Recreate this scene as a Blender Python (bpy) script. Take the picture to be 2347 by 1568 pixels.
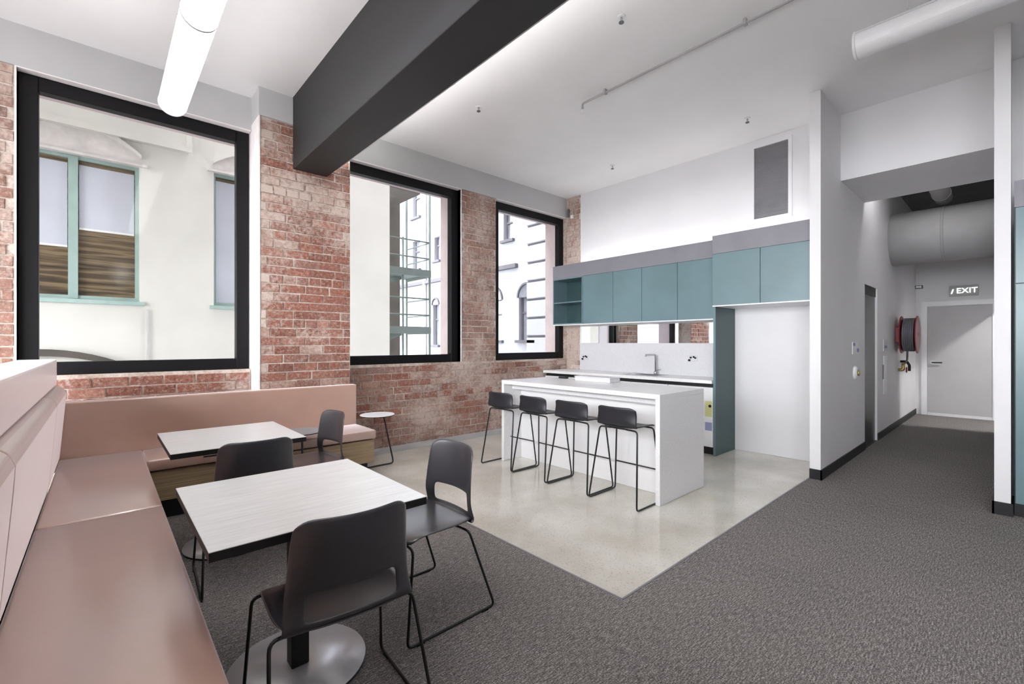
import bpy, bmesh, math, random
from mathutils import Vector, Matrix
random.seed(7)
PI = math.pi
sc = bpy.context.scene
COL = sc.collection
for o in list(bpy.data.objects):
    bpy.data.objects.remove(o)

# ------------------------------------------------------------------ camera
cam = bpy.data.cameras.new('camera')
cam.sensor_width = 36.0
cam.lens = 16.0
cam.shift_y = 0.00085
cam.clip_start = 0.02
cam_o = bpy.data.objects.new('camera', cam)
cam_o.location = (0, 0, 1.37)
cam_o.rotation_euler = (PI / 2, 0, math.radians(47.954 - 90))
COL.objects.link(cam_o)
sc.camera = cam_o

# ------------------------------------------------------------------ sky, exposure
sc.view_settings.view_transform = 'Standard'
sc.view_settings.look = 'None'
sc.view_settings.gamma = 1
sc.view_settings.use_curve_mapping = False
sc.view_settings.exposure = 1.84
SKY = 5.2
w = bpy.data.worlds.new('overcast_sky')
sc.world = w
w.use_nodes = True
bg = w.node_tree.nodes['Background']
bg.inputs[0].default_value = (0.94, 0.965, 1.0, 1)
bg.inputs[1].default_value = SKY

def portal(name, loc, rot, sx, sy):
    l = bpy.data.lights.new(name, 'AREA')
    l.shape = 'RECTANGLE'
    l.size, l.size_y = sx, sy
    l.cycles.is_portal = True
    o = bpy.data.objects.new(name, l)
    o.location = loc
    o.rotation_euler = rot
    o['kind'] = 'helper'
    COL.objects.link(o)
# sampling portals in the window openings (they only guide sky light)
for x0, x1 in ((-0.5, 1.14), (2.1, 3.76), (4.5, 6.05), (-2.6, -1.1)):
    portal('window_portal', ((x0 + x1) / 2, 5.83, 2.33), (-PI / 2, 0, 0), x1 - x0, 2.45)
for y0, y1 in ((-3.4, -.85), (-0.6, 1.95), (2.2, 4.75)):
    portal('window_portal', (-3.03, (y0 + y1) / 2, 1.775), (0, -PI / 2, 0), 2.75, y1 - y0)

# ------------------------------------------------------------------ materials
def lin(c):
    def f(v):
        v /= 255.0
        return v / 12.92 if v <= 0.04045 else ((v + 0.055) / 1.055) ** 2.4
    return (f(c[0]), f(c[1]), f(c[2]), 1.0)

class NT:
    def __init__(s, name):
        s.m = bpy.data.materials.new(name)
        s.m.use_nodes = True
        s.t = s.m.node_tree
        s.b = s.t.nodes['Principled BSDF']
    def n(s, kind, **kw):
        nd = s.t.nodes.new(kind)
        for k, v in kw.items():
            if k.startswith('i_'):
                nd.inputs[k[2:].replace('_', ' ')].default_value = v
            else:
                setattr(nd, k, v)
        return nd
    def l(s, a, b):
        s.t.links.new(a, b)
    def coords(s, scale=(1, 1, 1), world=False):
        mp = s.n('ShaderNodeMapping')
        mp.inputs['Scale'].default_value = scale
        if world:
            g = s.n('ShaderNodeNewGeometry')
            s.l(g.outputs['Position'], mp.inputs['Vector'])
        else:
            g = s.n('ShaderNodeTexCoord')
            s.l(g.outputs['Object'], mp.inputs['Vector'])
        return mp.outputs['Vector']
    def noise(s, vec, scale, detail=3, rough=0.55):
        nd = s.n('ShaderNodeTexNoise')
        nd.inputs['Scale'].default_value = scale
        nd.inputs['Detail'].default_value = detail
        nd.inputs['Roughness'].default_value = rough
        s.l(vec, nd.inputs['Vector'])
        return nd.outputs['Fac']
    def ramp(s, fac, stops):
        nd = s.n('ShaderNodeValToRGB')
        el = nd.color_ramp.elements
        while len(el) < len(stops):
            el.new(0.5)
        for e, (p, c) in zip(el, stops):
            e.position = p
            e.color = c if len(c) == 4 else lin(c)
        s.l(fac, nd.inputs['Fac'])
        return nd.outputs['Color']
    def mix(s, fac, a, b, blend='MIX'):
        nd = s.n('ShaderNodeMix', data_type='RGBA', blend_type=blend)
        for sock, v in ((nd.inputs[0], fac), (nd.inputs[6], a), (nd.inputs[7], b)):
            if hasattr(v, 'is_output'):
                s.l(v, sock)
            else:
                sock.default_value = v
        return nd.outputs[2]
    def math(s, op, a, b=0.0):
        nd = s.n('ShaderNodeMath', operation=op)
        for sock, v in ((nd.inputs[0], a), (nd.inputs[1], b)):
            if hasattr(v, 'is_output'):
                s.l(v, sock)
            else:
                sock.default_value = v
        return nd.outputs[0]
    def bump(s, h, strength, dist):
        nd = s.n('ShaderNodeBump')
        nd.inputs['Strength'].default_value = strength
        nd.inputs['Distance'].default_value = dist
        s.l(h, nd.inputs['Height'])
        s.l(nd.outputs['Normal'], s.b.inputs['Normal'])
    def base(s, v):
        if hasattr(v, 'is_output'):
            s.l(v, s.b.inputs['Base Color'])
        else:
            s.b.inputs['Base Color'].default_value = v
    def set(s, **kw):
        for k, v in kw.items():
            s.b.inputs[k.replace('_', ' ')].default_value = v
        return s

M = {}
def plain(name, c, rough=0.5, metal=0.0, var=0.03, scale=6.0, bump=0.0, spec=0.5, coat=0.0):
    t = NT(name)
    v = t.coords(world=True)
    f = t.noise(v, scale)
    a = lin([max(0, x * (1 - var)) for x in c])
    b = lin([min(255, x * (1 + var)) for x in c])
    t.base(t.ramp(f, [(0.3, a), (0.7, b)]))
    t.set(Roughness=rough, Metallic=metal)
    t.b.inputs['Specular IOR Level'].default_value = spec
    t.b.inputs['Coat Weight'].default_value = coat
    t.b.inputs['Coat Roughness'].default_value = 0.32
    if bump:
        t.bump(t.noise(v, scale * 14), bump, 0.002)
    M[name] = t.m
    return t

plain('wall_paint', (230, 229, 231), 0.6, var=0.008, scale=2)
plain('ceiling_paint', (244, 243, 244), 0.75, var=0.012, scale=1.3)
plain('grey_paint', (190, 189, 190), 0.7, var=0.02, scale=1.5)
plain('white_plaster', (236, 230, 230), 0.8, var=0.03, scale=9, bump=0.4)
plain('beam_paint', (33, 33, 35), 0.6, var=0.03, scale=2)
plain('frame_black', (13, 12, 15), 0.5, var=0.04, spec=0.25)
plain('black', (18, 18, 20), 0.5, var=0.05)
plain('tube_black', (20, 20, 23), 0.3, var=0.05, spec=0.6)
plain('chair_plastic', (52, 52, 58), 0.34, var=0.04, scale=30, bump=0.05, spec=0.7, coat=0.7)
plain('stool_plastic', (38, 38, 44), 0.42, var=0.04, scale=30, bump=0.05)
plain('skirting', (22, 22, 26), 0.45)
plain('steel', (196, 196, 200), 0.28, metal=1.0, var=0.02)
plain('chrome', (205, 205, 208), 0.12, metal=1.0, var=0.01)
plain('base_steel', (214, 213, 216), 0.25, metal=0.25, var=0.02, scale=3)
plain('lift_steel', (34, 33, 34), 0.35, metal=0.2, var=0.05, scale=3)
plain('white_plastic', (238, 238, 240), 0.4, var=0.01)
plain('lamp_body', (236, 236, 238), 0.35, var=0.01)
plain('stone', (240, 239, 240), 0.3, var=0.025, scale=60)
plain('splash_stone', (216, 216, 220), 0.35, var=0.02, scale=50)
plain('fascia_grey', (134, 132, 140), 0.45, var=0.03, scale=4)
plain('grille_grey', (150, 150, 154), 0.5, var=0.02)
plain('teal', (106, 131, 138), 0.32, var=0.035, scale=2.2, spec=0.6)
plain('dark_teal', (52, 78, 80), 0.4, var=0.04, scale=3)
plain('duct_grey', (178, 177, 177), 0.55, var=0.03, scale=3)
plain('slab_unlit', (92, 90, 92), 0.8, var=0.08, scale=4)
plain('red_paint', (150, 38, 46), 0.35, var=0.05)
plain('hose_rubber', (104, 104, 110), 0.5, var=0.1)
plain('brass', (190, 170, 110), 0.3, metal=0.8)
plain('yellow_print', (214, 212, 150), 0.5)
plain('blue_print', (150, 156, 194), 0.5)
plain('blue_grey', (120, 124, 160), 0.5)
plain('render_white', (214, 211, 206), 0.85, var=0.02, scale=1.2, bump=0.3)
plain('render_cool', (164, 164, 174), 0.85, var=0.02, scale=1.2, bump=0.3)
plain('render_dark', (84, 78, 73), 0.9, var=0.12, scale=3)
plain('groove_dark', (96, 94, 100), 0.9)
plain('mint', (160, 182, 177), 0.5, var=0.04, scale=5)
plain('mint_steel', (98, 108, 104), 0.5, var=0.05, scale=5)
plain('blind_cloth', (200, 202, 214), 0.8, var=0.02, scale=2)
plain('weathered_stone', (214, 208, 206), 0.85, var=0.05, scale=5)
plain('dark_void', (70, 68, 74), 0.4)
plain('asphalt', (158, 157, 156), 0.9)

plain('reveal_pink', (214, 197, 200), 0.85, var=0.03)
# leather
t = NT('leather')
v = t.coords(world=True)
f = t.noise(v, 3.0)
t.base(t.ramp(f, [(0.3, (184, 143, 125)), (0.7, (193, 152, 133))]))
t.set(Roughness=0.42, IOR=1.6)
t.b.inputs['Sheen Weight'].default_value = 1.0
t.b.inputs['Sheen Roughness'].default_value = 0.42
t.b.inputs['Sheen Tint'].default_value = (1, 0.91, 0.93, 1)
t.b.inputs['Specular IOR Level'].default_value = 0.8
t.b.inputs['Coat Weight'].default_value = 1.0
t.b.inputs['Coat Roughness'].default_value = 0.22
t.b.inputs['Coat IOR'].default_value = 2.4
t.bump(t.noise(v, 260, 2), 0.12, 0.001)
M['leather'] = t.m

# oak laminate for the bench plinths (grain along X or Y through stretched noise)
def wood(name, c0, c1, sc3, rough=0.45):
    t = NT(name)
    v = t.coords(sc3, world=True)
    f = t.noise(v, 4.0, 6, 0.6)
    t.base(t.ramp(f, [(0.28, c0), (0.5, [(a + b) / 2 for a, b in zip(c0, c1)]), (0.72, c1)]))
    t.set(Roughness=rough)
    t.bump(f, 0.08, 0.001)
    M[name] = t.m
wood('oak', (148, 126, 96), (196, 172, 138), (0.5, 0.5, 26))
wood('ash_top', (214, 214, 214), (240, 241, 241), (1.0, 22, 1.0), 0.32)

# carpet
t = NT('carpet')
v = t.coords(world=True)
v2 = t.coords((0.3, 2.2, 1), world=True)
f1 = t.noise(v, 140, 3, 0.8)
f2 = t.noise(v2, 75, 3, 0.7)
f3 = t.noise(v, 1.6, 3)
m1 = t.math('ADD', t.math('MULTIPLY', f1, 0.62), t.math('MULTIPLY', f2, 0.38))
c = t.ramp(m1, [(0.38, (58, 56, 57)), (0.5, (118, 114, 113)), (0.62, (200, 194, 190))])
t.base(t.mix(0.15, c, t.ramp(f3, [(0.35, (98, 93, 92)), (0.65, (136, 126, 121))])))
t.set(Roughness=0.95)
t.b.inputs['Specular IOR Level'].default_value = 0.1
t.bump(f1, 0.35, 0.002)
M['carpet'] = t.m

# polished concrete
t = NT('concrete')
v = t.coords(world=True)
f1 = t.noise(v, 1.4, 4)
f2 = t.noise(v, 42, 3, 0.75)
vo = t.n('ShaderNodeTexVoronoi')
vo.inputs['Scale'].default_value = 55
t.l(v, vo.inputs['Vector'])
spk = t.ramp(vo.outputs['Distance'], [(0.12, (1, 1, 1, 1)), (0.3, (0, 0, 0, 1))])
c = t.ramp(f1, [(0.3, (198, 193, 180)), (0.7, (234, 231, 224))])
c = t.mix(t.math('MULTIPLY', spk, 0.4), c, lin((112, 105, 96)))
c = t.mix(t.math('MULTIPLY', t.ramp(f2, [(0.5, (0, 0, 0, 1)), (0.75, (1, 1, 1, 1))]), 0.3), c, lin((222, 216, 208)))
t.base(c)
t.l(t.ramp(f1, [(0.3, (0.06, 0.06, 0.06, 1)), (0.7, (0.14, 0.14, 0.14, 1))]), t.b.inputs['Roughness'])
M['concrete'] = t.m

# old brick: tone per brick, remnants of paint and lime as patches of wear
def brick_mat(name, paint_lo, paint_hi, ramp):
    t = NT(name)
    oi = t.n('ShaderNodeObjectInfo')
    v = t.coords(world=True)
    tone = t.ramp(oi.outputs['Random'], ramp)
    fine = t.noise(v, 38, 4, 0.65)
    c = t.mix(t.ramp(fine, [(0.35, (0, 0, 0, 1)), (0.75, (1, 1, 1, 1))]), tone, lin((196, 150, 134)))
    c = t.mix(0.55, c, tone)
    grit = t.ramp(t.noise(v, 30, 6, 0.82), [(0.52, (0, 0, 0, 1)), (0.62, (1, 1, 1, 1))])
    c = t.mix(t.math('MULTIPLY', grit, 0.6), c, lin((192, 172, 160)))
    dk = t.ramp(t.noise(v, 22, 5, 0.8), [(0.36, (1, 1, 1, 1)), (0.45, (0, 0, 0, 1))])
    c = t.mix(t.math('MULTIPLY', dk, 0.5), c, lin((84, 58, 52)))
    big = t.noise(v, 1.5, 3, 0.6)
    sm = t.noise(v, 26, 4, 0.7)
    patch = t.math('ADD', t.math('MULTIPLY', big, 0.6), t.math('MULTIPLY', sm, 0.4))
    mask = t.ramp(patch, [(paint_lo, (0, 0, 0, 1)), (paint_hi, (1, 1, 1, 1))])
    c = t.mix(t.math('MULTIPLY', mask, 0.8), c, lin((206, 190, 180)))
    t.base(c)
    t.set(Roughness=0.88)
    t.b.inputs['Specular IOR Level'].default_value = 0.2
    t.bump(fine, 0.7, 0.006)
    M[name] = t.m
RED = [(0.0, (104, 62, 51)), (0.3, (134, 80, 65)), (0.55, (122, 76, 65)), (0.8, (150, 100, 83)), (1.0, (116, 84, 76))]
PALE = [(0.0, (116, 86, 77)), (0.3, (142, 106, 93)), (0.6, (128, 100, 92)), (0.85, (154, 120, 105)), (1.0, (112, 94, 90))]
brick_mat('brick_red', 0.52, 0.64, RED)
brick_mat('brick_pale', 0.46, 0.60, PALE)
brick_mat('brick_white', 0.36, 0.5, PALE)
t = NT('mortar')
v = t.coords(world=True)
f = t.math('ADD', t.math('MULTIPLY', t.noise(v, 2.2, 3), 0.5), t.math('MULTIPLY', t.noise(v, 34, 4, 0.7), 0.5))
t.base(t.ramp(f, [(0.36, (150, 126, 114)), (0.48, (196, 178, 166)), (0.62, (222, 211, 203))]))
t.set(Roughness=0.95)
t.bump(t.noise(v, 120, 4, 0.7), 0.8, 0.006)
M['mortar'] = t.m

# glass
def glass(name, refl=0.06, tint=(0.97, 0.985, 0.98, 1)):
    m = bpy.data.materials.new(name)
    m.use_nodes = True
    nt = m.node_tree
    nt.nodes.clear()
    out = nt.nodes.new('ShaderNodeOutputMaterial')
    tr = nt.nodes.new('ShaderNodeBsdfTransparent')
    tr.inputs[0].default_value = tint
    gl = nt.nodes.new('ShaderNodeBsdfGlossy')
    gl.inputs['Roughness'].default_value = 0.01
    mx = nt.nodes.new('ShaderNodeMixShader')
    lw_ = nt.nodes.new('ShaderNodeLayerWeight')
    pw = nt.nodes.new('ShaderNodeMath'); pw.operation = 'POWER'; pw.inputs[1].default_value = 5.0
    ma = nt.nodes.new('ShaderNodeMath'); ma.operation = 'MULTIPLY_ADD'; ma.inputs[1].default_value = 0.6; ma.inputs[2].default_value = 0.008
    nt.links.new(lw_.outputs['Facing'], pw.inputs[0])
    nt.links.new(pw.outputs[0], ma.inputs[0])
    nt.links.new(ma.outputs[0], mx.inputs[0])
    nt.links.new(tr.outputs[0], mx.inputs[1])
    nt.links.new(gl.outputs[0], mx.inputs[2])
    nt.links.new(mx.outputs[0], out.inputs['Surface'])
    M[name] = m
glass('window_glass')
t = NT('far_glass_reflection')
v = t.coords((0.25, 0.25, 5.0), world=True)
t.base(t.ramp(t.noise(v, 1.6, 4, 0.6), [(0.36, (52, 48, 44)), (0.46, (96, 82, 66)), (0.54, (134, 116, 92)), (0.62, (84, 72, 58))]))  # brown bands paint the brick facade's reflection into the panes
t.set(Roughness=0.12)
M['far_glass_reflection'] = t.m
t = plain('far_glass_grey', (118, 119, 128), 0.1, var=0.1, scale=3, spec=0.8)
t = plain('mirror', (235, 238, 238), 0.02, metal=1.0, var=0.0)

def emis(name, col, strength):
    t = NT(name)
    t.base((0.9, 0.9, 0.9, 1))
    t.b.inputs['Emission Color'].default_value = col
    t.b.inputs['Emission Strength'].default_value = strength
    M[name] = t.m
emis('lamp_glow', (1, 0.99, 0.98, 1), 3.0)
emis('side_glow', (1, 0.99, 0.97, 1), 170.0)
emis('corridor_fill_glow', (1, 0.985, 0.97, 1), 4.0)
emis('led_glow', (1, 0.98, 0.97, 1), 3.4)
emis('ceiling_fill_glow', (1, 0.985, 0.97, 1), 20.0)
emis('sign_glow', (0.9, 1, 0.94, 1), 0.7)

# ------------------------------------------------------------------ mesh helpers
def bm_new():
    return bmesh.new()

def box(bm, x0, x1, y0, y1, z0, z1, bev=0.0, seg=1):
    r = bmesh.ops.create_cube(bm, size=1.0)
    vs = r['verts']
    for v_ in vs:
        v_.co = Vector((x0 + (v_.co.x + .5) * (x1 - x0), y0 + (v_.co.y + .5) * (y1 - y0), z0 + (v_.co.z + .5) * (z1 - z0)))
    if bev > 0:
        es = list({e for v_ in vs for e in v_.link_edges})
        bmesh.ops.bevel(bm, geom=es, offset=bev, segments=seg, profile=0.5, affect='EDGES', clamp_overlap=True)
    return bm

def B(x0, x1, y0, y1, z0, z1, bev=0.0, seg=1):
    return box(bm_new(), x0, x1, y0, y1, z0, z1, bev, seg)

def fillet(path, r, n=4):
    pts = [Vector(p) for p in path]
    out = [pts[0]]
    for a, b, c in zip(pts, pts[1:], pts[2:]):
        d1, d2 = (a - b), (c - b)
        q = min(r, d1.length * .45, d2.length * .45)
        p1, p2 = b + d1.normalized() * q, b + d2.normalized() * q
        for i in range(n + 1):
            s_ = i / n
            out.append(p1 * (1 - s_) ** 2 + b * 2 * s_ * (1 - s_) + p2 * s_ ** 2)
    out.append(pts[-1])
    return out

def tube(bm, path, r, seg=8, fr=0.0, closed_ends=True):
    pts = fillet(path, fr) if fr else [Vector(p) for p in path]
    rings = []
    up = Vector((0, 0, 1))
    prev = None
    for i, p in enumerate(pts):
        d = (pts[min(i + 1, len(pts) - 1)] - pts[max(i - 1, 0)]).normalized()
        if prev is None:
            ref = up if abs(d.z) < 0.9 else Vector((1, 0, 0))
            a = d.cross(ref).normalized()
        else:
            a = (prev - d * prev.dot(d)).normalized()
        prev = a
        b = d.cross(a)
        rings.append([bm.verts.new(p + (a * math.cos(2 * PI * k / seg) + b * math.sin(2 * PI * k / seg)) * r) for k in range(seg)])
    for A, Bq in zip(rings, rings[1:]):
        for k in range(seg):
            f_ = bm.faces.new((A[k], A[(k + 1) % seg], Bq[(k + 1) % seg], Bq[k]))
            f_.smooth = True
    if closed_ends:
        bm.faces.new(rings[0][::-1])
        bm.faces.new(rings[-1])
    return bm

def lathe(bm, prof, seg=32, origin=(0, 0, 0), axis='Z'):
    o_ = Vector(origin)
    rings = []
    for r, z in prof:
        ring = []
        for k in range(seg):
            a = 2 * PI * k / seg
            p = Vector((r * math.cos(a), r * math.sin(a), z))
            if axis == 'Y':
                p = Vector((p.x, p.z, -p.y))
            elif axis == 'X':
                p = Vector((p.z, p.x, p.y))
            ring.append(bm.verts.new(o_ + p))
        rings.append(ring)
    for A, Bq in zip(rings, rings[1:]):
        for k in range(seg):
            f_ = bm.faces.new((A[k], A[(k + 1) % seg], Bq[(k + 1) % seg], Bq[k]))
            f_.smooth = True
    bm.faces.new(rings[0][::-1])
    bm.faces.new(rings[-1])
    return bm

def cyl(bm, p0, p1, r, seg=16):
    return tube(bm, [p0, p1], r, seg)

def prism(bm, pts, axis, a0, a1):
    """extrude a 2D outline along axis: 'X' -> pts are (y,z); 'Y' -> (x,z); 'Z' -> (x,y)"""
    def mk(p, a):
        return {'X': (a, p[0], p[1]), 'Y': (p[0], a, p[1]), 'Z': (p[0], p[1], a)}[axis]
    A = [bm.verts.new(mk(p, a0)) for p in pts]
    C_ = [bm.verts.new(mk(p, a1)) for p in pts]
    n = len(pts)
    bm.faces.new(A)
    bm.faces.new(C_[::-1])
    for i in range(n):
        bm.faces.new((A[i], C_[i], C_[(i + 1) % n], A[(i + 1) % n]))
    return bm

def grid_rects(u0, u1, v0, v1, holes):
    us = sorted({u0, u1, *[min(max(h[k], u0), u1) for h in holes for k in (0, 1)]})
    vs = sorted({v0, v1, *[min(max(h[k], v0), v1) for h in holes for k in (2, 3)]})
    out = []
    for a, b in zip(us, us[1:]):
        run = None
        for c_, d in zip(vs, vs[1:]):
            um, vm = (a + b) / 2, (c_ + d) / 2
            if any(h[0] < um < h[1] and h[2] < vm < h[3] for h in holes):
                if run:
                    out.append((a, b, *run))
                run = None
            else:
                run = (run[0], d) if run else (c_, d)
        if run:
            out.append((a, b, *run))
    return out

def link(name, bm, mat, parent=None, off=(0, 0, 0), smooth=False):
    bmesh.ops.recalc_face_normals(bm, faces=bm.faces)
    me = bpy.data.meshes.new(name)
    if off != (0, 0, 0):
        bmesh.ops.translate(bm, verts=bm.verts, vec=-Vector(off))
    if smooth:
        for f_ in bm.faces:
            f_.smooth = True
    bm.to_mesh(me)
    bm.free()
    if isinstance(mat, (list, tuple)):
        for m_ in mat:
            me.materials.append(M[m_])
    else:
        me.materials.append(M[mat])
    o = bpy.data.objects.new(name, me)
    COL.objects.link(o)
    if parent:
        o.parent = parent
    return o

def tag(o, label=None, cat=None, group=None, kind=None):
    if label: o['label'] = label
    if cat: o['category'] = cat
    if group: o['group'] = group
    if kind: o['kind'] = kind
    return o

class Thing:
    """Empty at the base of a thing; .part() takes world-space geometry unless local=True"""
    def __init__(s, name, label, cat, loc=(0, 0, 0), rz=0.0, group=None, kind=None):
        s.o = bpy.data.objects.new(name, None)
        s.o.empty_display_size = 0.1
        s.o.location = loc
        s.o.rotation_euler = (0, 0, rz)
        s.loc = tuple(loc)
        COL.objects.link(s.o)
        tag(s.o, label, cat, group, kind)
    def part(s, name, bm, mat, local=False, parent=None, smooth=False, label=None):
        o = link(name, bm, mat, parent or s.o, (0, 0, 0) if local else s.loc, smooth)
        if label: o['label'] = label
        return o

def copy_tree(o, parent=None):
    c_ = o.copy()
    COL.objects.link(c_)
    if parent:
        c_.parent = parent
    for ch in list(o.children):
        copy_tree(ch, c_)
    return c_

def struct(name, bm, mat, label=None, cat=None, parent=None):
    o = link(name, bm, mat, parent)
    if not parent:
        tag(o, label, cat, None, 'structure')
    return o

# ------------------------------------------------------------------ the room shell
CEIL = 3.9
WY = 5.30           # inner face of the window wall
WX = 6.07           # inner face of the kitchen wall
NX = 5.33           # end face of the wall stubs
OPEN = [(-0.50, 1.145), (2.09, 3.80), (4.455, 6.07), (-2.6, -1.1)]   # window openings along X
OZ0, OZ1 = 1.10, 3.565
CX0, CY0 = 2.065, 1.41   # corner of the concrete

struct('floor_carpet', B(-4.2, 12, -8.5, CY0, -0.1, 0.0), 'carpet', 'grey brown flecked carpet covering the room and corridor', 'floor')
bm = B(-4.2, CX0, CY0, 5.6, -0.1, 0.0)
struct('floor_carpet', bm, 'carpet', 'grey flecked carpet under the tables and leather bench', 'floor')
struct('floor_concrete', B(CX0, 6.2, CY0, 5.6, -0.1, -0.002), 'concrete', 'polished beige concrete floor of the kitchen area', 'floor')
bm = B(CX0 - .006, CX0 + .006, CY0 - .006, 5.29, -0.02, 0.003)
box(bm, CX0, NX, CY0 - .006, CY0 + .006, -0.02, 0.003)
struct('trim_floor', bm, 'fascia_grey', 'thin metal strip between carpet and polished concrete', 'trim')
struct('ceiling', B(-4.2, 12, -8.5, 5.66, CEIL, CEIL + .12), 'ceiling_paint', 'white painted ceiling', 'ceiling')

# window wall core (mortar bed), its bricks follow
core = bm_new()
holes = [(a, b, OZ0, OZ1) for a, b in OPEN]
for a, b, c_, d in grid_rects(-4.2, 3.0, 0, OZ1, holes[:2] + holes[3:]):
    if b <= 2.05:
        box(core, a, b, WY + .010, 5.80, c_, d)
wall_back = struct('wall_window', core, 'mortar', 'old red brick wall around the large left window', 'wall')
core = bm_new()
for a, b, c_, d in grid_rects(2.0, 6.4, 0, OZ1, holes[:3]):
    if a >= 1.99 and c_ < 0.5 and (d <= OZ0 + .01 or a >= 3.79):
        box(core, a, b, WY + .010, 5.80, c_, OZ0)
box(core, 6.07, 6.4, WY + .01, 5.80, OZ0, OZ1)
wall_sp = struct('wall_spandrel', core, 'mortar', 'worn brick wall below the two right windows', 'wall')
wall_mp = struct('wall_between_windows', B(3.80, 4.455, WY + .010, 5.80, OZ0, OZ1), 'mortar', 'brown brick pier between the two right windows', 'wall')
PX0, PX1, PY = 1.15, 2.07, 5.0
bm = B(PX0 + .012, PX1, PY + .010, WY + .012, 0, 3.62)
wall_pier = struct('wall_pier', bm, 'mortar', 'tall weathered brick pier carrying the dark beam', 'wall')
struct('pier_plaster', B(PX0, PX0 + .012, PY - .001, 5.40, 0, 3.62), 'white_plaster', parent=wall_pier)
struct('pier_head', B(PX0, PX1, PY - .004, WY + .01, 3.62, CEIL), 'grey_paint', parent=wall_pier)
wall_cp = struct('wall_corner_pier', B(WX + .010, 6.4, 4.985, WY + .01, 0, CEIL), 'mortar', 'whitewashed brick corner beside the right window', 'wall')
# painted lintel beam above the windows
bm = B(-4.2, PX0, WY - .004, 5.80, OZ1, CEIL)
struct('trim_lintel', bm, 'grey_paint', 'grey painted lintel above the large left window', 'trim')
struct('trim_lintel', B(PX1, 6.069, WY - .004, 5.80, OZ1, CEIL), 'grey_paint', 'grey painted lintel above the two right windows', 'trim')
# thin plaster edges on the brick reveals beside the windows
struct('trim_reveal', B(3.80, 3.812, WY - .004, 5.40, OZ0, OZ1), 'white_plaster', 'white plastered edge right of the middle window', 'trim')
struct('trim_reveal', B(-0.512, -0.50, WY - .004, 5.40, OZ0, OZ1), 'white_plaster', 'white plastered edge left of the large window', 'trim')

for x0_, x1_, lb_ in ((-.5, 1.145, 'large left window'), (2.09, 3.80, 'middle window'), (4.455, 6.069, 'right window')):
    struct('trim_head', B(x0_, x1_, WY - .005, WY + .074, OZ1 - .010, OZ1 - .0005), 'white_plaster', 'white plastered edge above the ' + lb_, 'trim')
# one unit brick mesh per variant, shared by all bricks
def brick_mesh(seed):
    r = random.Random(seed)
    bm_ = bm_new()
    box(bm_, -.5, .5, 0, 1, -.5, .5)
    front = [f_ for f_ in bm_.faces if f_.normal.y < -0.9]
    bmesh.ops.bevel(bm_, geom=[e for e in front[0].edges], offset=0.05, segments=1, affect='EDGES')
    for v_ in bm_.verts:
        v_.co.x += r.uniform(-.012, .012)
        v_.co.z += r.uniform(-.03, .03)
        if v_.co.y < .5:
            v_.co.y += r.uniform(-.06, .06)
    bmesh.ops.recalc_face_normals(bm_, faces=bm_.faces)
    me = bpy.data.meshes.new('brick')
    bm_.to_mesh(me)
    bm_.free()
    return me
BR = {}
for mn in ('brick_red', 'brick_pale', 'brick_white'):
    BR[mn] = []
    for k in range(4):
        me = brick_mesh(k)
        me.materials.append(M[mn])
        BR[mn].append(me)
BH, BL, MJ = 0.0895, 0.245, 0.014
def lay(parent, u0, u1, z0, z1, face, mat, axis='Y'):
    """courses of bricks on plane axis=face; u runs along X (axis Y) or Y (axis X)"""
    n0 = int(round(z0 / BH))
    k = n0
    while k * BH < z1 - 0.02:
        za, zb = max(z0, k * BH) + MJ * .5, min(z1, (k + 1) * BH) - MJ * .5
        if zb - za > 0.02:
            header = k % 5 == 2
            L = BL / 2 if header else BL
            u = math.floor(u0 / BL) * BL + (L / 2 if k % 2 else 0) - L + (0.03 * ((k * 7) % 3))
            while u < u1:
                jl = random.uniform(-.004, .004)
                a, b = max(u, u0) + MJ * .5, min(u + L, u1) - MJ * .5
                if b - a > 0.03:
                    me = random.choice(BR[mat] if not callable(mat) else BR[mat((a + b) / 2, (za + zb) / 2)])
                    o = bpy.data.objects.new('brick', me)
                    dz = random.uniform(-.0025, .0025)
                    pr = random.uniform(-.004, .004)
                    if axis == 'Y':
                        o.location = ((a + b) / 2 + jl, face + pr, (za + zb) / 2 + dz)
                        o.scale = (b - a, .05, zb - za)
                    else:
                        o.location = (face + pr, (a + b) / 2 + jl, (za + zb) / 2 + dz)
                        o.rotation_euler = (0, 0, -PI / 2)
                        o.scale = (b - a, .05, zb - za)
                    o.parent = parent
                    COL.objects.link(o)
                u += L
        k += 1
def pier_mat(u, z):
    if u < PX0 + .10: return random.choice(('brick_white', 'brick_pale'))
    e = z + 1.2 * (u - 1.6) + random.uniform(-.5, .5)
    if z > 2.75 or e > 2.9 or z < 0.95:
        return 'brick_pale' if random.random() < .75 else 'brick_red'
    return 'brick_red' if random.random() < .85 else 'brick_pale'
lay(wall_pier, PX0 + .014, PX1, 0.75, 3.62, PY, pier_mat)
lay(wall_back, -1.09, -0.514, 0.9, OZ1, WY, 'brick_pale')
lay(wall_back, -0.55, 1.14, 0.72, OZ0 - .005, WY, 'brick_red')
def sp_mat(u, z):
    if u > 5.3: return 'brick_white' if random.random() < .6 else 'brick_pale'
    if z < .35: return 'brick_pale'
    return 'brick_pale' if random.random() < .6 else 'brick_red'
lay(wall_sp, 2.07, 4.9, 0, 0.716, WY, sp_mat)
lay(wall_sp, 2.07, 6.06, 0.716, OZ0 - .005, WY, sp_mat)
lay(wall_mp, 3.814, 4.453, OZ0, OZ1, WY, 'brick_pale')
lay(wall_cp, 4.99, WY - .004, 0.95, CEIL, WX, 'brick_white', 'X')

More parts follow.
